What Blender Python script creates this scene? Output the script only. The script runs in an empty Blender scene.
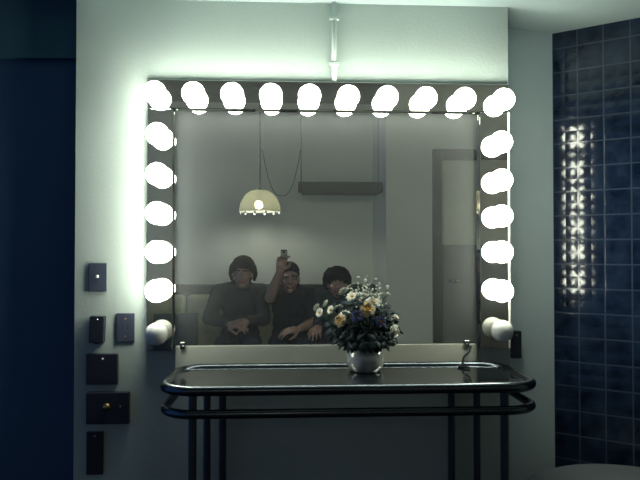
import bpy, bmesh, math, random
from mathutils import Vector, Matrix, Euler, noise

random.seed(7)
S = bpy.context.scene
COL = S.collection
PI = math.pi

# ------------------------------------------------------------------ camera
F = 656.0
CAM = Vector((0.0, -2.4, 1.25))
YAW = math.atan(36 / F)
PITCH = math.atan(12 / F)
cd = bpy.data.cameras.new('camera')
cam = bpy.data.objects.new('camera', cd)
COL.objects.link(cam)
cam.location = CAM
cam.rotation_euler = Euler((PI / 2 + PITCH, 0, -YAW), 'XYZ')
cd.sensor_fit = 'HORIZONTAL'
cd.sensor_width = 36
cd.lens = 36 * F / 640
cd.clip_start = 0.004
S.camera = cam
RM = cam.rotation_euler.to_matrix()


def at(px, py, Y=0.0):
    """point of the plane y=Y seen at a pixel"""
    d = RM @ Vector(((px - 320) / F, (240 - py) / F, -1))
    return CAM + d * ((Y - CAM.y) / d.y)


def behind(px, py, Y):
    """point of the plane y=Y (Y<0) seen in the mirror (plane y=0) at a pixel"""
    p = at(px, py, -Y)
    return Vector((p.x, Y, p.z))


# ------------------------------------------------------------------ materials
def mat(name, col, rough=0.6, metal=0.0, var=0.0, scale=8.0, bump=0.0, bscale=60.0, spec=0.5, emit=None, estr=0.0, sheen=0.0, coat=0.0):
    m = bpy.data.materials.new(name)
    m.use_nodes = True
    nt = m.node_tree
    b = nt.nodes['Principled BSDF']
    b.inputs['Base Color'].default_value = (*col, 1)
    b.inputs['Roughness'].default_value = rough
    b.inputs['Metallic'].default_value = metal
    b.inputs['Specular IOR Level'].default_value = spec
    b.inputs['Sheen Weight'].default_value = sheen
    b.inputs['Coat Weight'].default_value = coat
    if emit:
        b.inputs['Emission Color'].default_value = (*emit, 1)
        b.inputs['Emission Strength'].default_value = estr
    tc = nt.nodes.new('ShaderNodeTexCoord')
    if var > 0:
        n = nt.nodes.new('ShaderNodeTexNoise')
        n.inputs['Scale'].default_value = scale
        n.inputs['Detail'].default_value = 4
        nt.links.new(tc.outputs['Object'], n.inputs['Vector'])
        r = nt.nodes.new('ShaderNodeValToRGB')
        r.color_ramp.elements[0].position = 0.3
        r.color_ramp.elements[1].position = 0.7
        r.color_ramp.elements[0].color = (*[c * (1 - var) for c in col], 1)
        r.color_ramp.elements[1].color = (*[min(1, c * (1 + var)) for c in col], 1)
        nt.links.new(n.outputs['Fac'], r.inputs['Fac'])
        nt.links.new(r.outputs['Color'], b.inputs['Base Color'])
    if bump > 0:
        n2 = nt.nodes.new('ShaderNodeTexNoise')
        n2.inputs['Scale'].default_value = bscale
        nt.links.new(tc.outputs['Object'], n2.inputs['Vector'])
        bp = nt.nodes.new('ShaderNodeBump')
        bp.inputs['Strength'].default_value = bump
        bp.inputs['Distance'].default_value = 0.01
        nt.links.new(n2.outputs['Fac'], bp.inputs['Height'])
        nt.links.new(bp.outputs['Normal'], b.inputs['Normal'])
    return m


M = {}
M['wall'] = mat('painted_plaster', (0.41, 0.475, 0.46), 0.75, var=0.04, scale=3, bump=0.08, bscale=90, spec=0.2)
M['backwall'] = mat('back_wall_plaster', (0.76, 0.79, 0.72), 0.8, var=0.05, scale=2, spec=0.2)
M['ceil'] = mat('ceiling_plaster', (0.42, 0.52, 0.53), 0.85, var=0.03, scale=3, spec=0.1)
M['recess'] = mat('lightened_recess_plaster', (0.57, 0.68, 0.72), 0.75, var=0.04, scale=3, bump=0.08, bscale=90, spec=0.2)  # wall plaster made paler, standing in for stronger bulb light on the strip
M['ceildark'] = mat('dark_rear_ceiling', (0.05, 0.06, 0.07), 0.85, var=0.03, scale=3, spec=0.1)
M['floor'] = mat('dark_carpet', (0.03, 0.035, 0.045), 0.95, var=0.2, scale=60, bump=0.3, bscale=300, spec=0.1)
M['navy_door'] = mat('navy_door_paint', (0.05, 0.10, 0.18), 0.6, var=0.06, scale=4, spec=0.2)
M['navy_head'] = mat('slate_blue_paint', (0.05, 0.12, 0.16), 0.7, var=0.06, scale=4, spec=0.2)
M['chrome'] = mat('polished_chrome', (0.74, 0.76, 0.74), 0.06, metal=1.0, var=0.02)
M['darkchrome'] = mat('dark_tube_steel', (0.09, 0.105, 0.125), 0.27, metal=1.0, var=0.05)
M['leg'] = mat('dark_leg_steel', (0.05, 0.06, 0.08), 0.35, metal=0.3, var=0.05)
M['blackglass'] = mat('dark_glass', (0.010, 0.013, 0.016), 0.03, var=0.05, spec=0.6)
M['blackglass'].node_tree.nodes['Principled BSDF'].inputs['IOR'].default_value = 2.8
M['black'] = mat('black_plastic', (0.014, 0.017, 0.03), 0.45, var=0.08)
M['plate'] = mat('dark_plate', (0.06, 0.07, 0.11), 0.4, var=0.08, metal=0.2)
M['brass'] = mat('brass', (0.45, 0.34, 0.14), 0.3, metal=1.0, var=0.05)
M['whiteplastic'] = mat('white_plastic', (0.7, 0.7, 0.66), 0.4, var=0.02)
M['opal'] = mat('opal_glass', (0.82, 0.82, 0.80), 0.12, var=0.01, spec=0.5)
M['lit'] = mat('lit_opal_glass', (0.9, 0.9, 0.88), 0.2, var=0.01, emit=(0.96, 1.0, 0.82), estr=31)
M['pbulb'] = mat('lit_pendant_bulb', (0.9, 0.9, 0.8), 0.2, var=0.01, emit=(1.0, 0.95, 0.82), estr=135)
M['ceramic'] = mat('glazed_ceramic', (0.42, 0.44, 0.43), 0.10, var=0.3, scale=28, coat=1.0)
M['walnut'] = mat('dark_wood', (0.03, 0.028, 0.032), 0.5, var=0.25, scale=6)
M['brownframe'] = mat('dark_brown_frame', (0.05, 0.043, 0.038), 0.5, var=0.2, scale=6)
M['panelpale'] = mat('pale_door_panel', (0.62, 0.60, 0.50), 0.6, var=0.03)
M['panelgrey'] = mat('grey_door_panel', (0.24, 0.24, 0.23), 0.6, var=0.03)
M['olive'] = mat('olive_upholstery', (0.42, 0.41, 0.28), 0.9, var=0.12, scale=14, bump=0.2, bscale=300)
M['sofadark'] = mat('dark_upholstery', (0.03, 0.034, 0.045), 0.9, var=0.15, scale=20, bump=0.2, bscale=300)
M['bluecush'] = mat('slate_blue_cushion', (0.06, 0.085, 0.11), 0.9, var=0.12, scale=20)
M['greyseat'] = mat('pale_grey_upholstery', (0.13, 0.15, 0.165), 0.85, var=0.06, scale=12, bump=0.1, bscale=300)
M['skin'] = mat('skin', (0.40, 0.245, 0.20), 0.5, var=0.06, scale=20)
M['lips'] = mat('lips', (0.30, 0.11, 0.10), 0.45, var=0.05)
M['eyewhite'] = mat('eye_white', (0.6, 0.6, 0.58), 0.2, var=0.02)
M['iris'] = mat('iris', (0.02, 0.015, 0.012), 0.2, var=0.02)
M['leaf'] = mat('dark_blue_green_leaf', (0.010, 0.022, 0.028), 0.6, var=0.35, scale=25, spec=0.2)
M['leaf2'] = mat('grey_green_leaf', (0.022, 0.04, 0.045), 0.6, var=0.3, scale=25, spec=0.2)
M['stem'] = mat('green_stem', (0.04, 0.08, 0.035), 0.6, var=0.2)
M['petal'] = mat('white_petal', (0.82, 0.82, 0.76), 0.6, var=0.05)
M['petalo'] = mat('peach_petal', (0.82, 0.66, 0.42), 0.6, var=0.12)
M['petalb'] = mat('blue_violet_petal', (0.13, 0.15, 0.34), 0.6, var=0.15)
M['eye'] = mat('flower_centre', (0.72, 0.36, 0.04), 0.7, var=0.2, scale=80)


def mirror_material(name, col, veil, rough=0.0):
    m = bpy.data.materials.new(name)
    m.use_nodes = True
    nt = m.node_tree
    b = nt.nodes['Principled BSDF']
    b.inputs['Base Color'].default_value = (*col, 1)
    b.inputs['Metallic'].default_value = 1
    b.inputs['Roughness'].default_value = rough
    d = nt.nodes.new('ShaderNodeBsdfDiffuse')  # pale diffuse share paints a flare haze over the reflection
    d.inputs['Color'].default_value = (0.7, 0.74, 0.76, 1)
    mx = nt.nodes.new('ShaderNodeMixShader')
    tc = nt.nodes.new('ShaderNodeTexCoord')
    n = nt.nodes.new('ShaderNodeTexNoise')
    n.inputs['Scale'].default_value = 6
    mr = nt.nodes.new('ShaderNodeMapRange')
    mr.inputs['To Min'].default_value = veil * 0.8
    mr.inputs['To Max'].default_value = veil * 1.2
    nt.links.new(tc.outputs['Object'], n.inputs['Vector'])
    nt.links.new(n.outputs['Fac'], mr.inputs['Value'])
    nt.links.new(mr.outputs['Result'], mx.inputs['Fac'])
    nt.links.new(b.outputs['BSDF'], mx.inputs[1])
    nt.links.new(d.outputs['BSDF'], mx.inputs[2])
    nt.links.new(mx.outputs['Shader'], nt.nodes['Material Output'].inputs['Surface'])
    return m


M['mirror'] = mirror_material('veiled_silvered_mirror', (0.80, 0.84, 0.83), 0.065)
M['barmirror'] = mirror_material('mirror_finish_steel', (0.66, 0.66, 0.60), 0.012, 0.02)


def tile_material():
    m = bpy.data.materials.new('navy_relief_tiles')
    m.use_nodes = True
    nt = m.node_tree
    N, L = nt.nodes, nt.links
    b = N['Principled BSDF']
    tc = N.new('ShaderNodeTexCoord')
    sep = N.new('ShaderNodeSeparateXYZ')
    L.new(tc.outputs['Object'], sep.inputs[0])

    def math_(op, a, c=None):
        n = N.new('ShaderNodeMath')
        n.operation = op
        for i, v in enumerate((a, c)):
            if v is None:
                continue
            if isinstance(v, (int, float)):
                n.inputs[i].default_value = v
            else:
                L.new(v, n.inputs[i])
        return n.outputs[0]
    u = math_('DIVIDE', sep.outputs['X'], 0.100)
    v = math_('DIVIDE', sep.outputs['Z'], 0.100)
    fu, fv = math_('FRACT', u), math_('FRACT', v)
    eu = math_('MINIMUM', fu, math_('SUBTRACT', 1.0, fu))
    ev = math_('MINIMUM', fv, math_('SUBTRACT', 1.0, fv))
    edge = math_('MINIMUM', eu, ev)
    grout = math_('LESS_THAN', edge, 0.03)
    # each tile is moulded into two by two shallow pillows
    pu = math_('ABSOLUTE', math_('SINE', math_('MULTIPLY', fu, 2 * PI)))
    pv = math_('ABSOLUTE', math_('SINE', math_('MULTIPLY', fv, 2 * PI)))
    pil = math_('MULTIPLY', pu, pv)
    nz = N.new('ShaderNodeTexNoise')
    nz.inputs['Scale'].default_value = 35
    nz.inputs['Detail'].default_value = 3
    L.new(tc.outputs['Object'], nz.inputs['Vector'])
    h = math_('ADD', pil, math_('MULTIPLY', nz.outputs['Fac'], 0.5))
    h = math_('MULTIPLY', h, math_('SUBTRACT', 1.0, grout))
    bp = N.new('ShaderNodeBump')
    bp.inputs['Strength'].default_value = 0.13
    bp.inputs['Distance'].default_value = 0.006
    L.new(h, bp.inputs['Height'])
    L.new(bp.outputs['Normal'], b.inputs['Normal'])
    ramp = N.new('ShaderNodeValToRGB')
    ramp.color_ramp.elements[0].color = (0.004, 0.010, 0.026, 1)
    ramp.color_ramp.elements[1].color = (0.020, 0.036, 0.075, 1)
    ramp.color_ramp.elements[0].position = 0.35
    ramp.color_ramp.elements[1].position = 0.7
    n2 = N.new('ShaderNodeTexNoise')
    n2.inputs['Scale'].default_value = 14
    n2.inputs['Detail'].default_value = 5
    L.new(tc.outputs['Object'], n2.inputs['Vector'])
    L.new(n2.outputs['Fac'], ramp.inputs['Fac'])
    mx = N.new('ShaderNodeMix')
    mx.data_type = 'RGBA'
    L.new(grout, mx.inputs['Factor'])
    L.new(ramp.outputs['Color'], mx.inputs['A'])
    mx.inputs['B'].default_value = (0.045, 0.065, 0.100, 1)
    L.new(mx.outputs['Result'], b.inputs['Base Color'])
    b.inputs['Roughness'].default_value = 0.13
    b.inputs['Specular IOR Level'].default_value = 0.5
    return m


M['tile'] = tile_material()


def shade_material():
    m = bpy.data.materials.new('amber_glass_shade')
    m.use_nodes = True
    nt = m.node_tree
    N, L = nt.nodes, nt.links
    b = N['Principled BSDF']
    b.inputs['Base Color'].default_value = (0.50, 0.53, 0.47, 1)
    b.inputs['Roughness'].default_value = 0.15
    tr = N.new('ShaderNodeBsdfTransparent')
    tr.inputs['Color'].default_value = (0.95, 0.9, 0.75, 1)
    tl = N.new('ShaderNodeBsdfTranslucent')
    tl.inputs['Color'].default_value = (0.42, 0.43, 0.36, 1)
    m1 = N.new('ShaderNodeMixShader')
    m1.inputs['Fac'].default_value = 0.22
    m2 = N.new('ShaderNodeMixShader')
    m2.inputs['Fac'].default_value = 0.24
    L.new(b.outputs[0], m1.inputs[1])
    L.new(tl.outputs[0], m1.inputs[2])
    L.new(m1.outputs[0], m2.inputs[1])
    L.new(tr.outputs[0], m2.inputs[2])
    L.new(m2.outputs[0], N['Material Output'].inputs['Surface'])
    return m


M['shade'] = shade_material()


# ------------------------------------------------------------------ building helpers
def obj(name, bm, m, parent=None, smooth=False, bevel=0.0, segs=3, mods=()):
    me = bpy.data.meshes.new(name)
    bmesh.ops.recalc_face_normals(bm, faces=bm.faces)
    bm.to_mesh(me)
    bm.free()
    if smooth:
        for p in me.polygons:
            p.use_smooth = True
    o = bpy.data.objects.new(name, me)
    for x in (m if isinstance(m, (list, tuple)) else [m]):
        me.materials.append(x)
    COL.objects.link(o)
    if parent is not None:
        o.parent = parent
    if bevel:
        b = o.modifiers.new('bevel', 'BEVEL')
        b.width = bevel
        b.segments = segs
        b.limit_method = 'ANGLE'
    return o


def tag(o, label=None, cat=None, group=None, kind=None):
    if label:
        o['label'] = label
    if cat:
        o['category'] = cat
    if group:
        o['group'] = group
    if kind:
        o['kind'] = kind
    return o


def thing(name, label, cat, loc=(0, 0, 0), rz=0.0, group=None):
    o = bpy.data.objects.new(name, None)
    o.empty_display_size = 0.05
    COL.objects.link(o)
    o.location = loc
    o.rotation_euler = (0, 0, rz)
    return tag(o, label, cat, group)


def struct(name, bm, m, label, cat):
    return tag(obj(name, bm, m), label, cat, kind='structure')


def box(bm, lo, hi):
    lo, hi = Vector(lo), Vector(hi)
    c = (lo + hi) / 2
    d = hi - lo
    bmesh.ops.create_cube(bm, size=1.0, matrix=Matrix.Translation(c) @ Matrix.Diagonal((d.x, d.y, d.z, 1)))
    return bm


def nbox(lo, hi):
    return box(bmesh.new(), lo, hi)


def blob(bm, c, r, seg=20, rot=None):
    mtx = Matrix.Translation(Vector(c))
    if rot is not None:
        mtx = mtx @ rot.to_4x4()
    if isinstance(r, (int, float)):
        r = (r, r, r)
    bmesh.ops.create_uvsphere(bm, u_segments=seg, v_segments=max(8, seg * 2 // 3), radius=1.0, matrix=mtx @ Matrix.Diagonal((*r, 1)))
    return bm


def cone(bm, a, b, ra, rb, seg=16):
    a, b = Vector(a), Vector(b)
    d = b - a
    if d.length < 1e-6:
        return bm
    q = d.to_track_quat('Z', 'Y').to_matrix().to_4x4()
    bmesh.ops.create_cone(bm, cap_ends=True, segments=seg, radius1=ra, radius2=rb, depth=d.length,
                          matrix=Matrix.Translation((a + b) / 2) @ q)
    return bm


def limb(bm, pts, rad, seg=16):
    for i in range(len(pts) - 1):
        cone(bm, pts[i], pts[i + 1], rad[i], rad[i + 1], seg)
    for p, r in zip(pts, rad):
        blob(bm, p, r, seg)
    return bm


def tube(bm, pts, r, seg=12, closed=False, caps=True):
    pts = [Vector(p) for p in pts]
    n = len(pts)
    rings = []
    up = Vector((0, 0, 1))
    prev = None
    for i, p in enumerate(pts):
        if closed:
            t = (pts[(i + 1) % n] - pts[i - 1]).normalized()
        else:
            t = (pts[min(i + 1, n - 1)] - pts[max(i - 1, 0)]).normalized()
        if prev is None:
            a = t.orthogonal().normalized() if abs(t.dot(up)) > 0.95 else up.cross(t).normalized()
        else:
            a = (prev - t * prev.dot(t)).normalized()
        prev = a
        b = t.cross(a)
        rr = r[i] if isinstance(r, (list, tuple)) else r
        rings.append([bm.verts.new(p + (a * math.cos(2 * PI * k / seg) + b * math.sin(2 * PI * k / seg)) * rr) for k in range(seg)])
    for i in range(n if closed else n - 1):
        r0, r1 = rings[i], rings[(i + 1) % n]
        for k in range(seg):
            bm.faces.new((r0[k], r0[(k + 1) % seg], r1[(k + 1) % seg], r1[k]))
    if caps and not closed:
        bm.faces.new(rings[0])
        bm.faces.new(list(reversed(rings[-1])))
    return bm


def lathe(bm, prof, c=(0, 0, 0), seg=40):
    c = Vector(c)
    rings = []
    for r, z in prof:
        if r < 1e-5:
            rings.append([bm.verts.new(c + Vector((0, 0, z)))])
        else:
            rings.append([bm.verts.new(c + Vector((r * math.cos(2 * PI * k / seg), r * math.sin(2 * PI * k / seg), z))) for k in range(seg)])
    for a, b in zip(rings, rings[1:]):
        for k in range(seg):
            k2 = (k + 1) % seg
            if len(a) == 1 and len(b) == 1:
                continue
            if len(a) == 1:
                bm.faces.new((a[0], b[k], b[k2]))
            elif len(b) == 1:
                bm.faces.new((a[k], a[k2], b[0]))
            else:
                bm.faces.new((a[k], a[k2], b[k2], b[k]))
    return bm


def prism(bm, poly, z0, z1):
    lo = [bm.verts.new((x, y, z0)) for x, y in poly]
    hi = [bm.verts.new((x, y, z1)) for x, y in poly]
    bm.faces.new(list(reversed(lo)))
    bm.faces.new(hi)
    n = len(poly)
    for i in range(n):
        bm.faces.new((lo[i], lo[(i + 1) % n], hi[(i + 1) % n], hi[i]))
    return bm


def rounded_rect(x0, y0, x1, y1, r, n=8):
    pts = []
    for cx, cy, a0 in ((x1 - r, y1 - r, 0), (x0 + r, y1 - r, PI / 2), (x0 + r, y0 + r, PI), (x1 - r, y0 + r, 3 * PI / 2)):
        for k in range(n + 1):
            a = a0 + PI / 2 * k / n
            pts.append((cx + r * math.cos(a), cy + r * math.sin(a)))
    return pts


# ------------------------------------------------------------------ the room
ZC = at(430, 5.5).z                      # underside of the lowered ceiling by the mirror wall
XL = at(75, 240).x                       # left corner of the mirror wall
XR = at(509, 240).x                      # right corner of the mirror wall
P1 = Vector((XR, 0.20))
pe = at(553.5, 240, 0.285)
P2 = Vector((pe.x, 0.285))
CEIL = 2.6
XB = behind(386, 250, -2.8).x            # return of the pier behind the camera
YB = -3.6

bm = nbox((XL, 0, 0), (XR, 0.12, ZC))
struct('wall_front', bm, M['wall'], 'grey-green plaster wall that carries the lit mirror', 'wall')
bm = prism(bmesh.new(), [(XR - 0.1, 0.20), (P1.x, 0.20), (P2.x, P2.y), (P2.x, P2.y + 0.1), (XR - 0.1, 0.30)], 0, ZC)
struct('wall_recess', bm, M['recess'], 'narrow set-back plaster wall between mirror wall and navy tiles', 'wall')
# tiled wall, built along its own x axis
TD = Vector((0.788, -0.616)).normalized()
bm = nbox((0, 0, 0), (1.9, 0.1, ZC))
tw = struct('wall_right', bm, M['tile'], 'angled wall covered in glossy navy relief tiles', 'wall')
tw.location = (P2.x, P2.y, 0)
tw.rotation_euler = (0, 0, math.atan2(TD.y, TD.x))
# left: dark doorway set behind the mirror wall
DZ = at(30, 60, 0.10).z
bm = nbox((XL - 1.2, 0.07, DZ), (XL, 0.16, CEIL))
struct('wall_left', bm, M['navy_head'], 'slate blue wall above the dark doorway', 'wall')
dr = thing('door_1', 'flat navy door left of the mirror wall', 'door', (XL - 0.5, 0.13, 0))
dr['kind'] = 'structure'
obj('door_leaf', nbox((-0.7, -0.03, 0), (0.5, 0.03, DZ)), M['navy_door'], dr)
# lowered ceiling and main ceiling
bm = prism(bmesh.new(), [(XL, 0.5), (XL, -0.9), (2.6, -0.9), (2.6, 0.5)], ZC, ZC + 0.04)
struct('ceiling', bm, M['ceil'], 'lowered pale ceiling over the mirror wall', 'ceiling')
bm = nbox((-2.6, -3.7, CEIL), (2.6, -0.9, CEIL + 0.05))
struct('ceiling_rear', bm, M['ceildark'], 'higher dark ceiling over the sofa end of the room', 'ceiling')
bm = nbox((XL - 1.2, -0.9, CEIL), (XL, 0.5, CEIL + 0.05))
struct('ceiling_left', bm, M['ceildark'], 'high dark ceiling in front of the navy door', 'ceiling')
bm = nbox((XL, -0.9, ZC + 0.04), (XL + 0.02, 0.0, CEIL))
box(bm, (XL, -0.92, ZC), (2.6, -0.9, CEIL))
struct('trim_1', bm, M['ceildark'], 'fascia between the low ceiling and the high ceiling', 'ceiling step')
bm = nbox((-2.6, -3.7, -0.05), (2.6, 0.5, 0))
struct('floor', bm, M['floor'], 'dark carpeted floor', 'floor')
# wall behind the sofa, pier and door (seen in the mirror)
bm = nbox((-2.6, YB - 0.1, 0), (XB + 0.1, YB, CEIL))
struct('wall_back', bm, M['backwall'], 'pale wall behind the sofa seen in the mirror', 'wall')
DX0 = behind(432, 250, -2.8).x
DX1 = DX0 + 0.86
DTOP = behind(455, 150, -2.8).z
bm = prism(bmesh.new(), [(XB, YB - 0.1), (XB, -2.8), (DX0, -2.8), (DX0, YB - 0.1)], 0, CEIL)
struct('wall_pier', bm, M['backwall'], 'pale pier between sofa and brown framed door in the mirror', 'wall')
bm = nbox((DX0, -2.9, DTOP), (DX1, -2.8, CEIL))
box(bm, (DX1, -2.9, 0), (2.6, -2.8, CEIL))
struct('wall_back_right', bm, M['backwall'], 'pale wall around the brown framed door', 'wall')
bm = nbox((2.6, -2.9, 0), (2.7, -0.88, CEIL))
struct('wall_side', bm, M['backwall'], 'plain pale side wall between tiled wall and sofa end', 'wall')
dr = thing('door_2', 'dark brown framed door with a pale upper panel seen in the mirror', 'door', (DX0, -2.8, 0))
dr['kind'] = 'structure'
fw = 0.075
bm = nbox((0, -0.08, 0), (fw, 0.025, DTOP))
box(bm, (DX1 - DX0 - fw, -0.08, 0), (DX1 - DX0, 0.025, DTOP))
box(bm, (fw, -0.08, DTOP - 0.085), (DX1 - DX0 - fw, 0.025, DTOP))
obj('door_frame', bm, M['brownframe'], dr, bevel=0.004)
zm = behind(455, 245, -2.82).z
obj('upper_panel', nbox((fw, -0.06, zm), (DX1 - DX0 - fw, -0.02, DTOP - 0.085)), M['panelpale'], dr)
obj('lower_panel', nbox((fw, -0.06, 0.01), (DX1 - DX0 - fw, -0.02, zm)), M['panelgrey'], dr)
bm = bmesh.new()
limb(bm, [(0.13, -0.02, 1.02), (0.13, 0.03, 1.02), (0.22, 0.03, 1.02)], [0.009, 0.009, 0.008], 10)
obj('door_handle', bm, M['chrome'], dr, smooth=True)

# ------------------------------------------------------------------ mirror and its light bars
T = 0.03                                  # how far the bars stand off the mirror glass


def onbar(px, py):
    return at(px, py, -T)


xa, xb = onbar(147, 200).x, onbar(173, 200).x
xc, xd = onbar(480, 200).x, onbar(509.5, 200).x
zt = (onbar(147, 77).z + onbar(508, 86).z) / 2
zi = (onbar(175, 106.5).z + onbar(478, 114).z) / 2
zb = (onbar(160, 348).z + onbar(495, 351).z) / 2
zm0 = (at(180, 344.5).z + at(470, 343).z) / 2
mr = thing('wall_mirror', 'large rectangular mirror framed by globe bulbs on the wall', 'mirror', ((xb + xc) / 2, 0, zm0))
mx, mz = (xb + xc) / 2, zm0
obj('mirror_glass', nbox((xb - 0.02 - mx, -0.006, 0), (xc + 0.02 - mx, -0.003, zi + 0.02 - mz)), M['mirror'], mr)
obj('backing_board', nbox((xb - 0.02 - mx, -0.003, 0.0), (xc + 0.02 - mx, -0.0005, zi + 0.02 - mz)), M['black'], mr)
for px in (183, 466):
    p = at(px, 344)
    bm = nbox((p.x - mx - 0.008, -0.014, -0.014), (p.x - mx + 0.008, -0.0092, 0.010))
    box(bm, (p.x - mx - 0.008, -0.0095, 0.0002), (p.x - mx + 0.008, -0.0062, 0.010))
    blob(bm, (p.x - mx, -0.014, -0.004), (0.003, 0.002, 0.003), 10)
    obj('mirror_clip', bm, M['chrome'], mr, bevel=0.001)


def bar(label, x0, z0, x1, z1, sockets):
    t = thing('light_bar', label, 'light bar', ((x0 + x1) / 2, 0, (z0 + z1) / 2))
    cx, cz = (x0 + x1) / 2, (z0 + z1) / 2
    g = 0.0005
    obj('housing', nbox((x0 - cx + g, -T, z0 - cz + g), (x1 - cx - g, -0.0065, z1 - cz - g)), M['barmirror'], t, bevel=0.002, segs=2)
    for (sx, sz) in sockets:
        bm = bmesh.new()
        lathe(bm, [(0.0, -0.001), (0.021, -0.001), (0.021, 0.006), (0.017, 0.009), (0.0165, 0.013), (0.0, 0.013)], seg=24)
        bmesh.ops.rotate(bm, verts=bm.verts, cent=(0, 0, 0), matrix=Matrix.Rotation(PI / 2, 3, 'X'))
        bmesh.ops.translate(bm, verts=bm.verts, vec=(sx - cx, -T, sz - cz))
        obj('socket', bm, M['chrome'], t, smooth=True)
    return t


BR = 0.0398                               # globe radius
HB = T + 0.052                            # globe centre in front of the mirror


def onglobe(px, py):
    return at(px, py, -HB)


top = []
for i in range(10):
    px = 154.5 + (503.5 - 154.5) * i / 9
    py = 92.5 + (99.5 - 92.5) * i / 9
    p = onglobe(px, py)
    top.append((p.x, p.z))
lx = onglobe(157, 200).x
rx = onglobe(501.5, 200).x
left = [(lx, onglobe(157, y).z) for y in (134, 174, 213, 252, 291, 334)]
right = [(rx, onglobe(501, y).z) for y in (142, 180, 216, 252, 291, 331)]
bar('mirror-faced light bar along the top edge of the mirror', xa, zi, xd, zt, top)
bar('mirror-faced light bar down the side near the switch plates', xa, zb, xb, zi, left)
rb = bar('mirror-faced light bar down the side near the tiled wall', xc, zb, xd, zi, right)
hw, hz_ = (xd - xc) / 2, (zi - zb) / 2
obj('edge_lip', nbox((hw - 0.0048, -T - 0.005, -hz_ + 0.001), (hw - 0.0006, -T + 0.002, hz_ - 0.001)), M['whiteplastic'], rb)

ORD = ['first', 'second', 'third', 'fourth', 'fifth', 'sixth', 'seventh', 'eighth', 'ninth', 'tenth']


def globe_bulb(x, z, lit, label, group):
    t = thing('globe_bulb', label, 'light bulb', (x, -T, z), 0, group)
    prof = [(0.0125, 0.0135)]
    a0 = math.asin(0.0125 / BR)
    for k in range(1, 17):
        a = a0 + (PI - a0) * k / 16
        prof.append((BR * math.sin(a) if k < 16 else 0.0, 0.052 - BR * math.cos(a)))
    bm = lathe(bmesh.new(), prof, seg=32)
    bmesh.ops.rotate(bm, verts=bm.verts, cent=(0, 0, 0), matrix=Matrix.Rotation(PI / 2, 3, 'X'))
    obj('glass_globe', bm, M['lit'] if lit else M['opal'], t, smooth=True)
    bm = lathe(bmesh.new(), [(0, 0.0131), (0.013, 0.0131), (0.0132, 0.0165), (0.0, 0.0165)], seg=24)
    bmesh.ops.rotate(bm, verts=bm.verts, cent=(0, 0, 0), matrix=Matrix.Rotation(PI / 2, 3, 'X'))
    obj('screw_cap', bm, M['chrome'], t, smooth=True)
    return t


for i, (x, z) in enumerate(top):
    if i == 0:
        lb = 'glowing globe bulb at the top bar end nearest the dark door'
    elif i == 9:
        lb = 'glowing globe bulb at the top bar end nearest the tiled wall'
    elif i < 5:
        lb = f'glowing globe bulb, {ORD[i]} along the top bar counted from the dark door'
    else:
        lb = f'glowing globe bulb, {ORD[9 - i]} along the top bar counted from the tiled wall'
    globe_bulb(x, z, True, lb, 'globe bulbs round the mirror')
for nm, colm in (('switch-plate side', left), ('tiled-wall side', right)):
    for i, (x, z) in enumerate(colm):
        if i == 5:
            lb = f'unlit white globe bulb at the bottom of the mirror bar on the {nm}'
        else:
            lb = f'glowing globe bulb, {ORD[i]} down the upright bar on the {nm}'
        globe_bulb(x, z, i != 5, lb, 'globe bulbs round the mirror')

# pale panel between the mirror and the table
M['panel'] = mat('pale_painted_board', (0.60, 0.61, 0.54), 0.55, var=0.04, scale=5)
pz1 = zm0 - 0.003
pz0 = at(300, 371, -0.01).z
pl = nbox((at(175.5, 355).x, -0.009, pz0), (at(476.5, 355).x, -0.0005, pz1))
tag(obj('mirror_apron_panel', pl, M['panel'], bevel=0.0015), 'long pale panel on the wall between mirror and console table', 'wall panel')

# white conduit from the ceiling to the top bar
p0 = at(334, 60)
bm = tube(bmesh.new(), [(p0.x, -0.011, ZC - 0.001), (p0.x, -0.011, zt + 0.001)], 0.0095, 14)
cdt = thing('conduit_pipe', 'pale cable conduit running from the ceiling to the mirror lights', 'pipe', (0, 0, 0))
obj('pipe', bm, M['wall'], cdt, smooth=True)
for zz in (ZC - 0.06, zt + 0.07):
    obj('pipe_clip', nbox((p0.x - 0.017, -0.022, zz - 0.006), (p0.x + 0.017, -0.0005, zz + 0.006)), M['wall'], cdt, bevel=0.002)


# ------------------------------------------------------------------ plates and boxes on the wall
def plate(name, label, cat, px0, py0, px1, py1, d, m, Y=0.0, tilt=0.0, bevel=0.003):
    a, b = at(px0, py1, Y), at(px1, py0, Y)
    c = (a + b) / 2
    w, h = (b.x - a.x) / 2, (b.z - a.z) / 2
    t = thing(name, label, cat, (c.x, Y, c.z))
    t.rotation_euler = (0, tilt, 0)
    obj('cover_plate', nbox((-w, -d, -h), (w, -0.0005, h)), m, t, bevel=bevel)
    return t, w, h


def screw(t, x, z, d, m='chrome', r=0.0035):
    bm = blob(bmesh.new(), (x, -d, z), (r, 0.0018, r), 12)
    obj('screw', bm, M[m], t, smooth=True)


t, w, h = plate('toggle_switch', 'dark switch plate with a small pale toggle, topmost beside the mirror', 'switch', 89, 263, 107.5, 291.5, 0.008, M['plate'])
bm = box(bmesh.new(), (-0.004, -0.02, -0.002), (0.004, -0.008, 0.008))
obj('toggle', bm, M['whiteplastic'], t, bevel=0.0015)
t, w, h = plate('junction_box', 'narrow dark box with a clipped corner on the wall beside the double-screw plate', 'wall box', 91.5, 315.5, 106, 342, 0.03, M['black'], tilt=0.04)
screw(t, 0, h * 0.75, 0.03)
obj('cable_entry', cone(bmesh.new(), (0.0, -0.015, -h), (0.0, -0.015, -h - 0.004), 0.011, 0.010), M['plate'], t)
t, w, h = plate('wall_socket', 'dark socket plate with two brass screws nearest the unlit bulb', 'socket', 116.5, 313, 135, 342, 0.008, M['plate'])
screw(t, 0, h * 0.6, 0.008, 'brass')
screw(t, 0, -h * 0.6, 0.008, 'brass')
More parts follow.
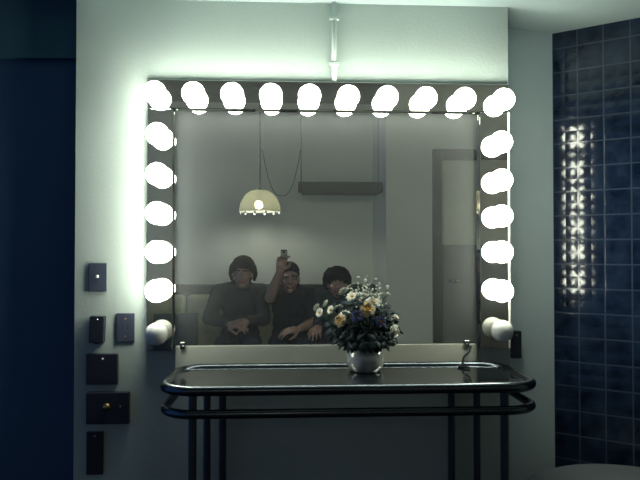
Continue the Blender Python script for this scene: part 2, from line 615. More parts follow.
for s in (-1, 1):
    obj('slot', nbox((s * 0.008 - 0.0015, -0.0088, -0.008), (s * 0.008 + 0.0015, -0.0078, 0.008)), M['black'], t)
t, w, h = plate('square_box', 'squarish black box under the socket plates with one pale screw', 'wall box', 87.5, 353, 119, 383.5, 0.022, M['black'])
screw(t, 0.003, h * 0.68, 0.022, 'whiteplastic', 0.004)
t, w, h = plate('lock_box', 'wide black box with a round brass knob, low on the wall', 'wall box', 87.5, 391, 130.5, 423, 0.022, M['black'])
bm = lathe(bmesh.new(), [(0.0, 0.020), (0.012, 0.020), (0.014, 0.028), (0.010, 0.034), (0.0, 0.036)], seg=24)
bmesh.ops.rotate(bm, verts=bm.verts, cent=(0, 0, 0), matrix=Matrix.Rotation(PI / 2, 3, 'X'))
bmesh.ops.translate(bm, verts=bm.verts, vec=(-0.002, 0, 0.006))
obj('knob', bm, M['brass'], t, smooth=True)
screw(t, 0.045, 0.006, 0.022, 'brass', 0.004)
t, w, h = plate('blank_outlet', 'narrow dark outlet cover at the bottom of the column of boxes', 'wall box', 87, 431, 104, 474, 0.012, M['black'])
screw(t, 0, h * 0.8, 0.012)
t, w, h = plate('dimmer_box', 'upright black box on the set-back wall beside the unlit bulb', 'wall box', 509.8, 330.5, 519, 357.5, 0.03, M['black'], Y=0.203)
screw(t, 0, h * 0.7, 0.03)

# ------------------------------------------------------------------ console table of bent tube
YF, YR = -0.42, -0.03
RT = 0.0155
zr = at(350, 389.5, YF).z
zl = at(350, 412.5, YF).z
x0, x1 = at(160, 389, YF + 0.09).x + RT, at(535, 389, YF + 0.09).x - RT
cx = (x0 + x1) / 2
ct = thing('console_table', 'long tubular steel console table with dark glass top under the mirror', 'table', (cx, (YF + YR) / 2, 0))
off = Vector((cx, (YF + YR) / 2, 0))


def loop(z, r):
    return [Vector((x, y, z)) - off for x, y in rounded_rect(x0, YF, x1, YR, 0.10, 10)]


obj('rail', tube(bmesh.new(), loop(zr, RT), RT, 16, closed=True), M['darkchrome'], ct, smooth=True)
obj('rail', tube(bmesh.new(), loop(zl, RT), RT * 0.9, 16, closed=True), M['darkchrome'], ct, smooth=True)
ZT = zr + 0.004
bm = prism(bmesh.new(), [(x - off.x, y - off.y) for x, y in rounded_rect(x0 + 0.012, YF + 0.012, x1 - 0.012, YR - 0.012, 0.09, 10)], ZT - 0.010, ZT)
obj('table_top', bm, M['blackglass'], ct)
for px, Y in ((192.5, YF + 0.02), (504.5, YF + 0.02), (207, YR - 0.02), (477, YR - 0.02), (222.5, YR - 0.02), (451.5, YR - 0.02)):
    x = at(px, 440, Y).x - off.x
    y = Y - off.y
    bm = tube(bmesh.new(), [(x, y, 0.012), (x, y, ZT - 0.012)], 0.0125, 16)
    lg = obj('leg', bm, M['leg'], ct, smooth=False)
    bm = lathe(bmesh.new(), [(0, 0), (0.02, 0), (0.02, 0.01), (0.0126, 0.022), (0.0, 0.022)], (x, y, 0), 20)
    obj('foot', bm, M['black'], lg)

# cord that drops from the upright bar to the table top
pts = [at(471, 350, -0.012), at(469, 352, -0.03), at(464, 357, -0.045), at(462, 366, -0.06)]
c0 = pts[0].copy()
c0.z = zb + 0.006
pts = [c0] + pts[1:]
pts[-1].z = ZT + 0.005
pts.append(pts[-1] + Vector((-0.02, -0.03, 0)))
pts.append(pts[-1] + Vector((0.03, -0.035, 0)))
sm = []
for i in range(len(pts) - 1):
    a = pts[max(i - 1, 0)]
    b, c = pts[i], pts[i + 1]
    d = pts[min(i + 2, len(pts) - 1)]
    for k in range(6):
        u = k / 6
        sm.append(0.5 * ((2 * b) + (c - a) * u + (2 * a - 5 * b + 4 * c - d) * u * u + (3 * b - a - 3 * c + d) * u ** 3))
sm.append(pts[-1])
for q in sm:
    q.z = max(q.z, ZT + 0.0046)
M['cord'] = mat('dull_cord', (0.03, 0.032, 0.035), 0.85, var=0.05, spec=0.1)
tag(obj('power_cord', tube(bmesh.new(), sm, 0.004, 10), M['cord'], smooth=True), 'thin dark cord hanging from the light bar onto the table top', 'cord')

# ------------------------------------------------------------------ vase and bouquet
VY = -0.135
vc = at(365.5, 366, VY)
VX = vc.x
VH = at(365.5, 346, VY).z - ZT
VR = 0.066
vs = thing('flower_vase', 'squat pale glazed vase of flowers on the console table', 'vase', (VX, VY, ZT))
k = VH
prof = [(0, 0.0005), (0.050, 0.0005), (0.055, 0.004), (VR * 0.95, k * 0.22), (VR, k * 0.48), (VR * 0.97, k * 0.68), (VR * 0.80, k * 0.90), (VR * 0.70, k * 0.97), (VR * 0.73, k),
        (VR * 0.69, k), (VR * 0.64, k * 0.95), (VR * 0.74, k * 0.86), (VR * 0.90, k * 0.65), (VR * 0.92, k * 0.45), (VR * 0.80, k * 0.2), (0.03, 0.008), (0, 0.008)]
o = obj('vase_body', lathe(bmesh.new(), prof, seg=48), M['ceramic'], vs, smooth=True)
bm = bmesh.new()
tube(bm, [(VR * 0.715 * math.cos(2 * PI * i / 40), VR * 0.715 * math.sin(2 * PI * i / 40), k) for i in range(40)], 0.003, 8, closed=True)
obj('rim', bm, M['ceramic'], vs, smooth=True)
MOUTH = Vector((VX, VY, ZT + VH))


def petal_ring(bm, n, r0, r1, w, lift, seed, cup=0.0):
    rnd = random.Random(seed)
    for i in range(n):
        a = 2 * PI * i / n + rnd.uniform(-0.1, 0.1)
        L_ = r1 * rnd.uniform(0.9, 1.08)
        rows = []
        for j in range(6):
            u = j / 5
            rr = r0 + (L_ - r0) * u
            ww = w * math.sin(PI * (0.12 + 0.80 * u)) ** 0.8
            zz = lift * u + cup * u * u
            row = []
            for s in (-1, 0, 1):
                x, y, z = rr, s * ww, zz + (0.15 * w * abs(s))
                row.append(bm.verts.new((x * math.cos(a) - y * math.sin(a), x * math.sin(a) + y * math.cos(a), z)))
            rows.append(row)
        for j in range(5):
            for s in range(2):
                bm.faces.new((rows[j][s], rows[j][s + 1], rows[j + 1][s + 1], rows[j + 1][s]))
    return bm


def solid(o, th=0.0006):
    s = o.modifiers.new('thick', 'SOLIDIFY')
    s.thickness = th
    s.offset = 0


def stem_curve(tip, entry, lean):
    a = MOUTH + entry
    low = Vector((VX + entry.x * 0.3, VY + entry.y * 0.3, ZT + 0.014))
    d = tip - a
    mid = a + d * 0.5 + Vector((0, 0, 0.15 * d.length * lean))
    out = [low, a + (low - a) * 0.3]
    for i in range(9):
        u = i / 8
        out.append(a * (1 - u) ** 2 + mid * 2 * u * (1 - u) + tip * u * u)
    return out


def flower(px, py, rpx, Y, kind, label, face):
    tip = at(px, py, Y)
    R = rpx / F * (Y - CAM.y)
    t = thing('flower', label, 'flower', MOUTH, 0, 'flowers in the vase')
    e = tip - MOUTH
    en = Vector((e.x, e.y, 0))
    en = en.normalized() * 0.026 if en.length > 0.001 else Vector()
    fn = Vector(face).normalized()
    back = tip - fn * 0.006
    obj('stem', tube(bmesh.new(), [p - MOUTH for p in stem_curve(back, en, 0.6)], 0.0017, 8), M['stem'], t, smooth=True)
    q = fn.to_track_quat('Z', 'Y').to_matrix().to_4x4()
    mtx = Matrix.Translation(tip - MOUTH) @ q
    bm = bmesh.new()
    sd = int(px * 7 + py)
    if kind == 'daisy':
        petal_ring(bm, 13, R * 0.2, R, R * 0.22, R * 0.12, sd)
        petal_ring(bm, 11, R * 0.2, R * 0.85, R * 0.2, R * 0.35, sd + 1)
    else:
        petal_ring(bm, 7, R * 0.1, R, R * 0.42, R * 0.2, sd)
        petal_ring(bm, 6, R * 0.1, R * 0.8, R * 0.4, R * 0.5, sd + 1)
        petal_ring(bm, 5, R * 0.05, R * 0.55, R * 0.32, R * 0.8, sd + 2)
    bmesh.ops.transform(bm, matrix=mtx, verts=bm.verts)
    pm = {'daisy': 'petal', 'rose': 'petal', 'peach': 'petalo', 'blue': 'petalb'}[kind]
    p = obj('petals', bm, M[pm], t, smooth=True)
    solid(p)
    bm = bmesh.new()
    blob(bm, (0, 0, R * 0.18 if kind == 'daisy' else R * 0.4), (R * 0.27, R * 0.27, R * 0.18), 14)
    bmesh.ops.transform(bm, matrix=mtx, verts=bm.verts)
    obj('flower_centre', bm, M['eye'], t, smooth=True)
    return t


FL = [
    (392, 331, 8, -0.15, 'rose', 'large white flower at the tiled-wall side of the bouquet', (0.75, -0.6, -0.1)),
    (367, 310, 9, -0.20, 'peach', 'large peach flower in the upper middle of the bouquet', (0.05, -0.85, 0.5)),
    (372, 304, 8, -0.15, 'rose', 'white rosette just behind and above the large peach flower', (0.2, -0.5, 0.85)),
    (341, 321, 7, -0.19, 'peach', 'peach flower low on the sofa-reflection side of the bouquet', (-0.5, -0.8, 0.3)),
    (345, 315, 6, -0.14, 'daisy', 'white daisy behind the low peach flower', (-0.3, -0.5, 0.8)),
    (352, 297, 6, -0.16, 'daisy', 'white daisy high beside the tall sprays', (-0.35, -0.6, 0.7)),
    (331, 310, 5, -0.14, 'daisy', 'small white daisy between the low peach flower and the stray daisy', (-0.8, -0.4, 0.4)),
    (380, 322, 6, -0.21, 'blue', 'blue violet flower below the white rosette', (0.3, -0.9, 0.2)),
    (357, 316, 6, -0.22, 'blue', 'blue violet flower between the two peach flowers', (-0.1, -0.95, 0.25)),
    (349, 341, 5, -0.20, 'daisy', 'small white daisy drooping over the vase rim', (-0.4, -0.85, 0.2)),
    (379, 343, 4.5, -0.20, 'daisy', 'small white daisy at the vase rim under the large white flower', (0.4, -0.85, 0.25)),
    (320, 313, 5, -0.11, 'daisy', 'white daisy standing clear of the bouquet in front of the seated people', (-0.7, -0.6, 0.3)),
    (396, 318, 4, -0.13, 'daisy', 'small white daisy above the large white side flower', (0.7, -0.5, 0.5)),
]
for f in FL:
    flower(*f)


def leaf_mesh(bm, base, d, up, L_, W):
    d = d.normalized()
    side = d.cross(up)
    if side.length < 1e-3:
        side = d.orthogonal()
    side.normalize()
    nrm = side.cross(d)
    rows = []
    for j in range(6):
        u = j / 5
        w = W * math.sin(PI * (0.06 + 0.9 * u)) ** 0.9
        c = base + d * (L_ * u) - nrm * (L_ * 0.22 * u * u)
        rows.append([bm.verts.new(c + side * (s * w) + nrm * (0.2 * w * abs(s))) for s in (-1, 0, 1)])
    for j in range(5):
        for s in range(2):
            bm.faces.new((rows[j][s], rows[j][s + 1], rows[j + 1][s + 1], rows[j + 1][s]))


def clampy(p):
    p.y = min(p.y, -0.014)
    return p


SPR = []
rnd = random.Random(5)
for i in range(20):
    a = PI * (-0.06 + 1.12 * (i + 0.5) / 20)
    rr = rnd.uniform(0.6, 1.0)
    px = 365 + 34 * math.cos(a) * rr
    py = 332 - 34 * math.sin(a) * rr
    SPR.append((px, min(py, 340), rnd.uniform(-0.22, -0.075)))
for px, py, Y in ((338, 338, -0.2), (347, 343, -0.22), (356, 341, -0.235), (366, 342, -0.24), (376, 341, -0.235), (386, 342, -0.22), (394, 338, -0.19), (330, 326, -0.17), (322, 316, -0.12)):
    SPR.append((px, py, Y))
for i, (px, py, Y) in enumerate(SPR):
    tip = at(px, py, Y)
    rel = tip - MOUTH
    t = thing('leafy_sprig', 'dark blue-green leafy sprig filling out the bouquet', 'foliage', MOUTH, 0, 'leafy sprigs in the vase')
    en = Vector((rel.x, rel.y, 0))
    en = en.normalized() * 0.03 if en.length > 1e-3 else Vector()
    cv = [p - MOUTH for p in stem_curve(tip, en, 0.5)]
    obj('stem', tube(bmesh.new(), cv, 0.0014, 6), M['stem'], t, smooth=True)
    bm = bmesh.new()
    n = 15
    for j in range(n):
        u = 0.25 + 0.75 * j / (n - 1)
        q = 2 + u * 8
        a, b = int(q), min(int(q) + 1, 10)
        p = cv[a].lerp(cv[b], q - a)
        ax = (cv[b] - cv[max(a - 1, 0)]).normalized()
        ang = j * 2.4 + i
        sd = ax.orthogonal().normalized()
        sd.rotate(Matrix.Rotation(ang, 3, ax))
        leaf_mesh(bm, p, sd + ax * 0.6, ax, rnd.uniform(0.028, 0.042), rnd.uniform(0.007, 0.011))
    for v in bm.verts:
        v.co.y = min(v.co.y, -0.014 - MOUTH.y)
    o = obj('foliage', bm, M['leaf'] if i % 3 else M['leaf2'], t, smooth=True)
    solid(o, 0.0005)

# tall fine sprays at the top
for i, (px, py, Y) in enumerate(((370, 285, -0.12), (379, 287, -0.15), (386, 291, -0.11), (362, 290, -0.17))):
    tip = at(px, py, Y)
    t = thing('flower_spray', ['tallest fine white spray at the top of the bouquet', 'fine white spray second from the tiled-wall side on top', 'fine white spray highest on the tiled-wall side', 'fine white spray nearest the white daisy on top'][i], 'flower', MOUTH, 0, 'fine white sprays in the vase')
    rel = tip - MOUTH
    en = Vector((rel.x, rel.y, 0)).normalized() * 0.02
    cv = [p - MOUTH for p in stem_curve(tip, en, 0.3)]
    bm = tube(bmesh.new(), cv, 0.0012, 6)
    bl = bmesh.new()
    r2 = random.Random(i + 40)
    for j in range(15):
        u = r2.uniform(0.6, 1.0)
        q = 2 + u * 8
        a, b = int(q), min(int(q) + 1, 10)
        p = cv[a].lerp(cv[b], q - a)
        e = p + Vector((r2.uniform(-0.022, 0.022), r2.uniform(-0.02, 0.02), r2.uniform(0.002, 0.024)))
        tube(bm, [p, p.lerp(e, 0.5) + Vector((0, 0, -0.002)), e], 0.0006, 5)
        blob(bl, e, r2.uniform(0.0025, 0.0046), 8)
    obj('stem', bm, M['stem'], t, smooth=True)
    obj('blossoms', bl, M['petal'], t, smooth=True)

# ------------------------------------------------------------------ round seat in the lower right corner
oc = Vector((1.15, -0.30, 0))
ot = thing('round_ottoman', 'round grey padded seat in front of the tiled wall', 'seat', oc)
R_ = 0.365
ZS = 0.455
bm = lathe(bmesh.new(), [(0, 0.30), (R_ * 0.97, 0.30), (R_, 0.32), (R_, ZS - 0.045), (R_ - 0.012, ZS - 0.015), (R_ - 0.04, ZS - 0.002), (R_ * 0.6, ZS + 0.004), (0, ZS + 0.006)], seg=64)
obj('seat_cushion', bm, M['greyseat'], ot, smooth=True)
bm = lathe(bmesh.new(), [(0, 0.06), (R_ * 0.93, 0.06), (R_ * 0.95, 0.08), (R_ * 0.95, 0.30), (0, 0.30)], seg=64)
obj('seat_base', bm, M['sofadark'], ot, smooth=False)
for kx in range(4):
    a = PI / 4 + kx * PI / 2
    bm = cone(bmesh.new(), (0.25 * math.cos(a), 0.25 * math.sin(a), 0), (0.25 * math.cos(a), 0.25 * math.sin(a), 0.06), 0.018, 0.024)
    obj('leg', bm, M['walnut'], ot)
bm = tube(bmesh.new(), [(R_ * math.cos(2 * PI * i / 64), R_ * math.sin(2 * PI * i / 64), ZS - 0.045) for i in range(64)], 0.005, 8, closed=True)
obj('piping', bm, M['greyseat'], ot, smooth=True)

# ------------------------------------------------------------------ sofa behind the camera (seen in the mirror)
SX0, SX1 = -1.35, XB - 0.02
sf = thing('sofa', 'long dark sofa with olive back cushions behind three seated people', 'sofa', ((SX0 + SX1) / 2, -3.05, 0))
so = Vector(((SX0 + SX1) / 2, -3.05, 0))


def sbox(name, lo, hi, m, bevel, par=None):
    return obj(name, nbox(Vector(lo) - so, Vector(hi) - so), M[m], par or sf, bevel=bevel, segs=4, smooth=bevel > 0.02)


ZRAIL = behind(300, 284.5, -3.25).z
sbox('base', (SX0, -3.33, 0.08), (SX1, -2.56, 0.28), 'sofadark', 0.01)
sbox('backrest', (SX0, -3.33, 0.28), (SX1, -3.21, ZRAIL - 0.065), 'sofadark', 0.01)
sbox('back_rail', (SX0, -3.36, ZRAIL - 0.065), (SX1, -3.17, ZRAIL), 'walnut', 0.008)
n = 4
wv = (SX1 - SX0) / n
for i in range(n):
    a = SX0 + wv * i
    sbox('seat_cushion', (a + 0.004, -3.19, 0.28), (a + wv - 0.004, -2.55, 0.42), 'sofadark', 0.035)
    sbox('back_cushion', (a + 0.004, -3.20, 0.42), (a + wv - 0.004, -3.115, ZRAIL - 0.075), 'olive', 0.04)
for x in (SX0 + 0.1, SX1 - 0.1):
    for y in (-3.27, -2.63):
        obj('leg', cone(bmesh.new(), Vector((x, y, 0)) - so, Vector((x, y, 0.08)) - so, 0.02, 0.028), M['walnut'], sf)
cu = thing('throw_cushion', 'slate blue cushion at the far end of the sofa beside the grey-sweatered person', 'cushion', (-0.86, -2.94, 0.42))
bm = nbox((-0.17, -0.055, 0.0), (0.17, 0.055, 0.34))
bmesh.ops.subdivide_edges(bm, edges=bm.edges, cuts=6, use_grid_fill=True)
for v in bm.verts:
    f = (1 - (v.co.x / 0.17) ** 2) * (1 - ((v.co.z - 0.17) / 0.17) ** 2)
    v.co.y *= 0.35 + 0.9 * max(0, f) ** 0.5
obj('cushion_cover', bm, M['bluecush'], cu, smooth=True, bevel=0.01)


# ------------------------------------------------------------------ people
def remeshed(name, bm, m, parent, voxel, smooth_it=6, post=None):
    me = bpy.data.meshes.new(name + '_src')
    bmesh.ops.recalc_face_normals(bm, faces=bm.faces)
    bm.to_mesh(me)
    bm.free()
    o = bpy.data.objects.new(name + '_src', me)
    COL.objects.link(o)
    r = o.modifiers.new('r', 'REMESH')
    r.mode = 'VOXEL'
    r.voxel_size = voxel
    if smooth_it:
        s = o.modifiers.new('s', 'SMOOTH')
        s.iterations = smooth_it
        s.factor = 0.5
    dg = bpy.context.evaluated_depsgraph_get()
    nm = bpy.data.meshes.new_from_object(o.evaluated_get(dg), depsgraph=dg)
    bpy.data.objects.remove(o)
    bpy.data.meshes.remove(me)
    nm.name = name
    nm.materials.clear()
    for x in (m if isinstance(m, list) else [m]):
        nm.materials.append(x)
    for p in nm.polygons:
        p.use_smooth = True
        p.material_index = 0
    if post:
        post(nm)
    ob = bpy.data.objects.new(name, nm)
    COL.objects.link(ob)
    ob.parent = parent
    return ob


def hand(bm, wrist, d, n, thumb, curl, k=1.0):
    """palm and five bent fingers; d: along the fingers, n: the way the palm faces, thumb: +1/-1 side of d x n"""
    d = d.normalized()
    n = (n - d * n.dot(d)).normalized()
    s = d.cross(n) * thumb
    bases = []
    for i, (sx, ln) in enumerate(((0.031, 0.088), (0.011, 0.092), (-0.010, 0.087), (-0.029, 0.078))):
        b = wrist + (s * sx + d * ln) * k
        bases.append(b)
        limb(bm, [wrist + s * sx * 0.5 * k + d * 0.01, b], [0.017 * k, 0.0115 * k], 12)
    blob(bm, wrist + d * 0.045 * k, (0.03 * k, 0.03 * k, 0.03 * k), 12)
    ls = ((0.040, 0.024, 0.019), (0.044, 0.028, 0.020), (0.041, 0.026, 0.019), (0.032, 0.019, 0.017))
    for i, b in enumerate(bases):
        p = b
        a = 0.0
        pts = [p]
        for L_, f in zip(ls[i], (0.8, 1.1, 0.7)):
            a += curl * f
            p = p + (d * math.cos(a) + n * math.sin(a)) * L_ * k + s * (0.004 - 0.0025 * i)
            pts.append(p)
        limb(bm, pts, [0.0098 * k, 0.0088 * k, 0.008 * k, 0.007 * k], 10)
    t0 = wrist + (s * 0.022 + d * 0.022 + n * 0.006) * k
    t1 = t0 + (s * 0.030 + d * 0.024 + n * 0.012) * k
    t2 = t1 + (s * 0.010 + d * 0.028 + n * 0.014) * k
    t3 = t2 + (d * 0.022 + n * 0.012 - s * 0.004) * k
    limb(bm, [t0, t1, t2, t3], [0.0155 * k, 0.0125 * k, 0.0105 * k, 0.0085 * k], 10)


def person(label, x, head, sh_z, hipy, arms, cloth, trouser, hairm, hairstyle, half=0.175, tilt=0.0, turn=0.0, short=False):
    """head: centre of the head. arms: list of two (elbow, wrist, fingers, palm, thumb, curl), for the -x side and the +x side"""
    base = Vector((x, hipy, 0.42))
    t = thing('person', label, 'person', base)
    HR = Euler((0, tilt, turn), 'XYZ').to_matrix()

    def Hd(v):
        return head + HR @ Vector(v) - base

    pel = Vector((x, hipy, 0.53))
    chest = Vector((x, hipy + 0.0, sh_z - 0.10))
    chest.y = (pel.y * 0.4 + head.y * 0.6) - 0.03
    neck0 = Vector((x * 0.6 + head.x * 0.4, chest.y + 0.0, sh_z + 0.03))
    shl = [Vector((x + s * half, chest.y + 0.005, sh_z - 0.02)) for s in (-1, 1)]
    hips = [Vector((x + s * 0.085, hipy, 0.525)) for s in (-1, 1)]
    knees = [Vector((x + s * 0.115, hipy + 0.43, 0.535)) for s in (-1, 1)]
    ank = [Vector((x + s * 0.105, hipy + 0.43, 0.10)) for s in (-1, 1)]
    B = base
    bm = bmesh.new()
    blob(bm, pel - B, (0.145, 0.10, 0.10))
    blob(bm, (pel + chest) / 2 - B, (0.125, 0.09, 0.15))
    blob(bm, chest - B, (0.145, 0.095, 0.14))
    limb(bm, [shl[0] - B, neck0 - B + Vector((0, 0, -0.02)), shl[1] - B], [0.05, 0.06, 0.05])
    limb(bm, [neck0 - B + Vector((0, 0, -0.03)), Hd((0, -0.015, -0.06))], [0.058, 0.052])
    for i in (0, 1):
        limb(bm, [hips[i] - B, knees[i] - B, ank[i] - B, ank[i] - B + Vector((0, 0.02, -0.04))], [0.078, 0.055, 0.037, 0.034])
        limb(bm, [ank[i] - B + Vector((0, -0.02, -0.055)), ank[i] - B + Vector((0, 0.14, -0.068))], [0.032, 0.026])
        e, w, fd, pn, th, cl = arms[i]
        limb(bm, [shl[i] - B, e - B, (e * 0.65 + w * 0.35) - B, w - B], [0.047, 0.040, 0.041, 0.026])
        hand(bm, w - B, fd, pn, th, cl)
    # head
    blob(bm, Hd((0, -0.012, 0.032)), (0.074, 0.092, 0.086), 28, HR)
    blob(bm, Hd((0, 0.018, -0.030)), (0.060, 0.070, 0.082), 28, HR)
    blob(bm, Hd((0, 0.055, -0.092)), (0.026, 0.024, 0.022), 16, HR)
    for s in (-1, 1):
        blob(bm, Hd((s * 0.075, -0.006, -0.008)), (0.012, 0.022, 0.032), 14, HR)
        blob(bm, Hd((s * 0.042, 0.062, -0.024)), (0.020, 0.020, 0.018), 14, HR)
        blob(bm, Hd((s * 0.031, 0.0745, 0.006)), (0.0135, 0.0125, 0.011), 14, HR)
        limb(bm, [Hd((s * 0.012, 0.086, 0.024)), Hd((s * 0.050, 0.068, 0.026))], [0.009, 0.007], 10)
        blob(bm, Hd((s * 0.012, 0.094, -0.031)), (0.009, 0.010, 0.008), 12, HR)
    limb(bm, [Hd((0, 0.084, 0.014)), Hd((0, 0.106, -0.028))], [0.008, 0.0125], 12)
    blob(bm, Hd((0, 0.083, -0.056)), (0.026, 0.010, 0.006), 14, HR)
    blob(bm, Hd((0, 0.081, -0.066)), (0.022, 0.011, 0.006), 14, HR)
    HI = HR.inverted()

    def paint(me):
        for p in me.polygons:
            q = HI @ (p.center + B - head)
            if q.y > 0.05 and abs(q.z) < 0.11:
                if q.y > 0.072 and abs(q.x) < 0.026 and -0.072 < q.z < -0.050:
                    p.material_index = 1
                for s in (-1, 1):
                    dx, dz = q.x - s * 0.031, q.z - 0.006
                    if (dx / 0.011) ** 2 + (dz / 0.0065) ** 2 < 1:
                        p.material_index = 3 if (dx * dx + dz * dz) ** 0.5 < 0.0062 else 2
                    if abs(q.x) > 0.010 and abs(q.x) < 0.052 and 0.022 < q.z < 0.031:
                        p.material_index = 4

    remeshed('body', bm, [M['skin'], M['lips'], M['eyewhite'], M['iris'], hairm], t, 0.005, 5, paint)
    # sweater
    bm = bmesh.new()
    blob(bm, pel - B + Vector((0, 0, 0.06)), (0.160, 0.122, 0.09))
    blob(bm, (pel + chest) / 2 - B, (0.150, 0.115, 0.17))
    blob(bm, chest - B, (0.165, 0.112, 0.155))
    limb(bm, [shl[0] - B, neck0 - B + Vector((0, 0, -0.035)), shl[1] - B], [0.064, 0.068, 0.064])
    for i in (0, 1):
        e, w = arms[i][0] - B, arms[i][1] - B
        if short:
            limb(bm, [shl[i] - B, shl[i].lerp(arms[i][0], 0.4) - B, shl[i].lerp(arms[i][0], 0.8) - B], [0.064, 0.060, 0.056])
            continue
        limb(bm, [shl[i] - B, shl[i].lerp(arms[i][0], 0.5) - B, e, e.lerp(w, 0.5), e.lerp(w, 0.93)], [0.064, 0.057, 0.053, 0.046, 0.038])
        limb(bm, [e.lerp(w, 0.87), e.lerp(w, 0.93)], [0.040, 0.041])
    for j in range(18):
        a = 2 * PI * j / 18
        blob(bm, neck0 - B + Vector((0.066 * math.cos(a), 0.064 * math.sin(a) + 0.004, 0.028 - 0.018 * math.sin(a))), 0.015, 10)

    def wrinkle(me):
        for v in me.vertices:
            k_ = noise.noise(v.co * 9.0) * 0.006 + noise.noise(v.co * 22.0) * 0.003
            v.co += v.normal * k_
    remeshed('sweater', bm, cloth, t, 0.008, 4, wrinkle)
    bm = bmesh.new()
    blob(bm, pel - B, (0.163, 0.118, 0.095))
    for i in (0, 1):
        limb(bm, [hips[i] - B, knees[i] - B, ank[i] - B + Vector((0, 0, 0.01))], [0.088, 0.070, 0.055])
    remeshed('trousers', bm, trouser, t, 0.009, 4, wrinkle)
    for i in (0, 1):
        bm = bmesh.new()
        a = ank[i] - B
        limb(bm, [a + Vector((0, -0.03, -0.048)), a + Vector((0, 0.06, -0.052)), a + Vector((0, 0.16, -0.062))], [0.046, 0.046, 0.037], 14)
        for v in bm.verts:
            v.co.z = max(v.co.z, 0.001 - B.z)
        remeshed('shoe', bm, M['black'], t, 0.007, 3)
    # hair
    bm = bmesh.new()
    r3 = random.Random(int(abs(x) * 1000) + 3)
    if hairstyle == 'cropped':
        blob(bm, Hd((0, -0.027, 0.056)), (0.083, 0.100, 0.086), 28, HR)
        blob(bm, Hd((0, -0.055, 0.005)), (0.074, 0.060, 0.075), 20, HR)
        nn, rad, drop = 90, 0.013, 0.0
    elif hairstyle == 'tousled':
        blob(bm, Hd((0, -0.026, 0.056)), (0.090, 0.105, 0.089), 28, HR)
        blob(bm, Hd((0, -0.055, 0.0)), (0.082, 0.062, 0.085), 20, HR)
        for s in (-1, 1):
            limb(bm, [Hd((s * 0.082, 0.004, 0.055)), Hd((s * 0.093, -0.012, 0.0)), Hd((s * 0.090, -0.025, -0.045))], [0.026, 0.024, 0.014])
        nn, rad, drop = 150, 0.017, 0.02
    else:
        blob(bm, Hd((0, -0.018, 0.056)), (0.104, 0.108, 0.082), 28, HR)
        blob(bm, Hd((0, -0.055, -0.005)), (0.088, 0.064, 0.085), 20, HR)
        limb(bm, [Hd((-0.07, 0.058, 0.066)), Hd((0, 0.080, 0.074)), Hd((0.07, 0.058, 0.066))], [0.022, 0.022, 0.022])
        for s in (-1, 1):
            limb(bm, [Hd((s * 0.092, 0.012, 0.045)), Hd((s * 0.094, -0.002, 0.0)), Hd((s * 0.086, -0.01, -0.035))], [0.026, 0.022, 0.014])
        nn, rad, drop = 160, 0.018, 0.02
    if hairstyle != 'cropped':
        for j in range(11):
            fx = -0.062 + 0.0124 * j
            fy = 0.086 - 6.0 * fx * fx
            limb(bm, [Hd((fx * 0.8, fy - 0.014, 0.088)), Hd((fx + r3.uniform(-0.008, 0.010), fy + 0.003, r3.uniform(0.036, 0.066)))], [0.013, 0.006], 8)
    wide = {'cropped': (0.080, 0.094, 0.080), 'tousled': (0.086, 0.097, 0.086), 'mop': (0.100, 0.106, 0.083)}[hairstyle]
    for j in range(nn):
        u, v = r3.uniform(0, 2 * PI), r3.uniform(-0.25, 1)
        rr = math.sqrt(max(0, 1 - v * v))
        q = Vector((wide[0] * rr * math.cos(u), -0.02 + wide[1] * rr * math.sin(u), 0.05 + wide[2] * v))
        if q.y > 0.02 and q.z < 0.085:
            continue
        e = q + Vector((r3.uniform(-0.012, 0.012), r3.uniform(-0.012, 0.012), -0.02 * (1 - v)))
        limb(bm, [Hd(q), Hd(e)], [rad * r3.uniform(0.5, 0.9), rad * 0.4], 8)
    remeshed('hair', bm, hairm, t, 0.006, 2)
    return t


cl1 = mat('charcoal_knit', (0.045, 0.050, 0.056), 0.9, var=0.15, scale=40, bump=0.3, bscale=200)
cl2 = mat('black_jersey', (0.014, 0.017, 0.028), 0.9, var=0.15, scale=40, bump=0.2, bscale=200)
cl3 = mat('dark_blue_grey_knit', (0.022, 0.028, 0.040), 0.9, var=0.15, scale=40, bump=0.2, bscale=200)
jean = mat('dark_denim', (0.020, 0.028, 0.055), 0.9, var=0.2, scale=30)
hair1 = mat('dark_brown_hair', (0.024, 0.021, 0.020), 0.95, var=0.4, scale=60, bump=0.6, bscale=120, spec=0.1)
hair2 = mat('black_hair', (0.013, 0.013, 0.016), 0.95, var=0.4, scale=60, bump=0.6, bscale=120, spec=0.1)

PY = -2.86
up = Vector((0, 0, 1))


def hz(px, pytop, Y):
    p = behind(px, pytop, Y)
    return Vector((p.x, Y, p.z - 0.132))


# left person: hands folded in the lap
h1 = hz(243, 257, PY + 0.02)
x1_ = behind(239.5, 300, PY).x
lap = behind(238, 323, -2.68)
person('person with tousled dark hair in a charcoal sweater, hands folded in the lap', x1_, h1, 0.955, -2.98,
       [(Vector((x1_ - 0.235, -2.80, 0.73)), Vector((lap.x - 0.075, -2.66, lap.z)), Vector((1, 0.35, -0.1)), Vector((0, -0.5, -0.9)), 1, 0.35),
        (Vector((x1_ + 0.195, -2.80, 0.72)), Vector((lap.x + 0.085, -2.655, lap.z + 0.02)), Vector((-1, 0.3, -0.1)), Vector((0, -0.5, -0.9)), -1, 0.35)],
       cl1, jean, hair1, 'tousled', 0.165, 0.03, 0.05)

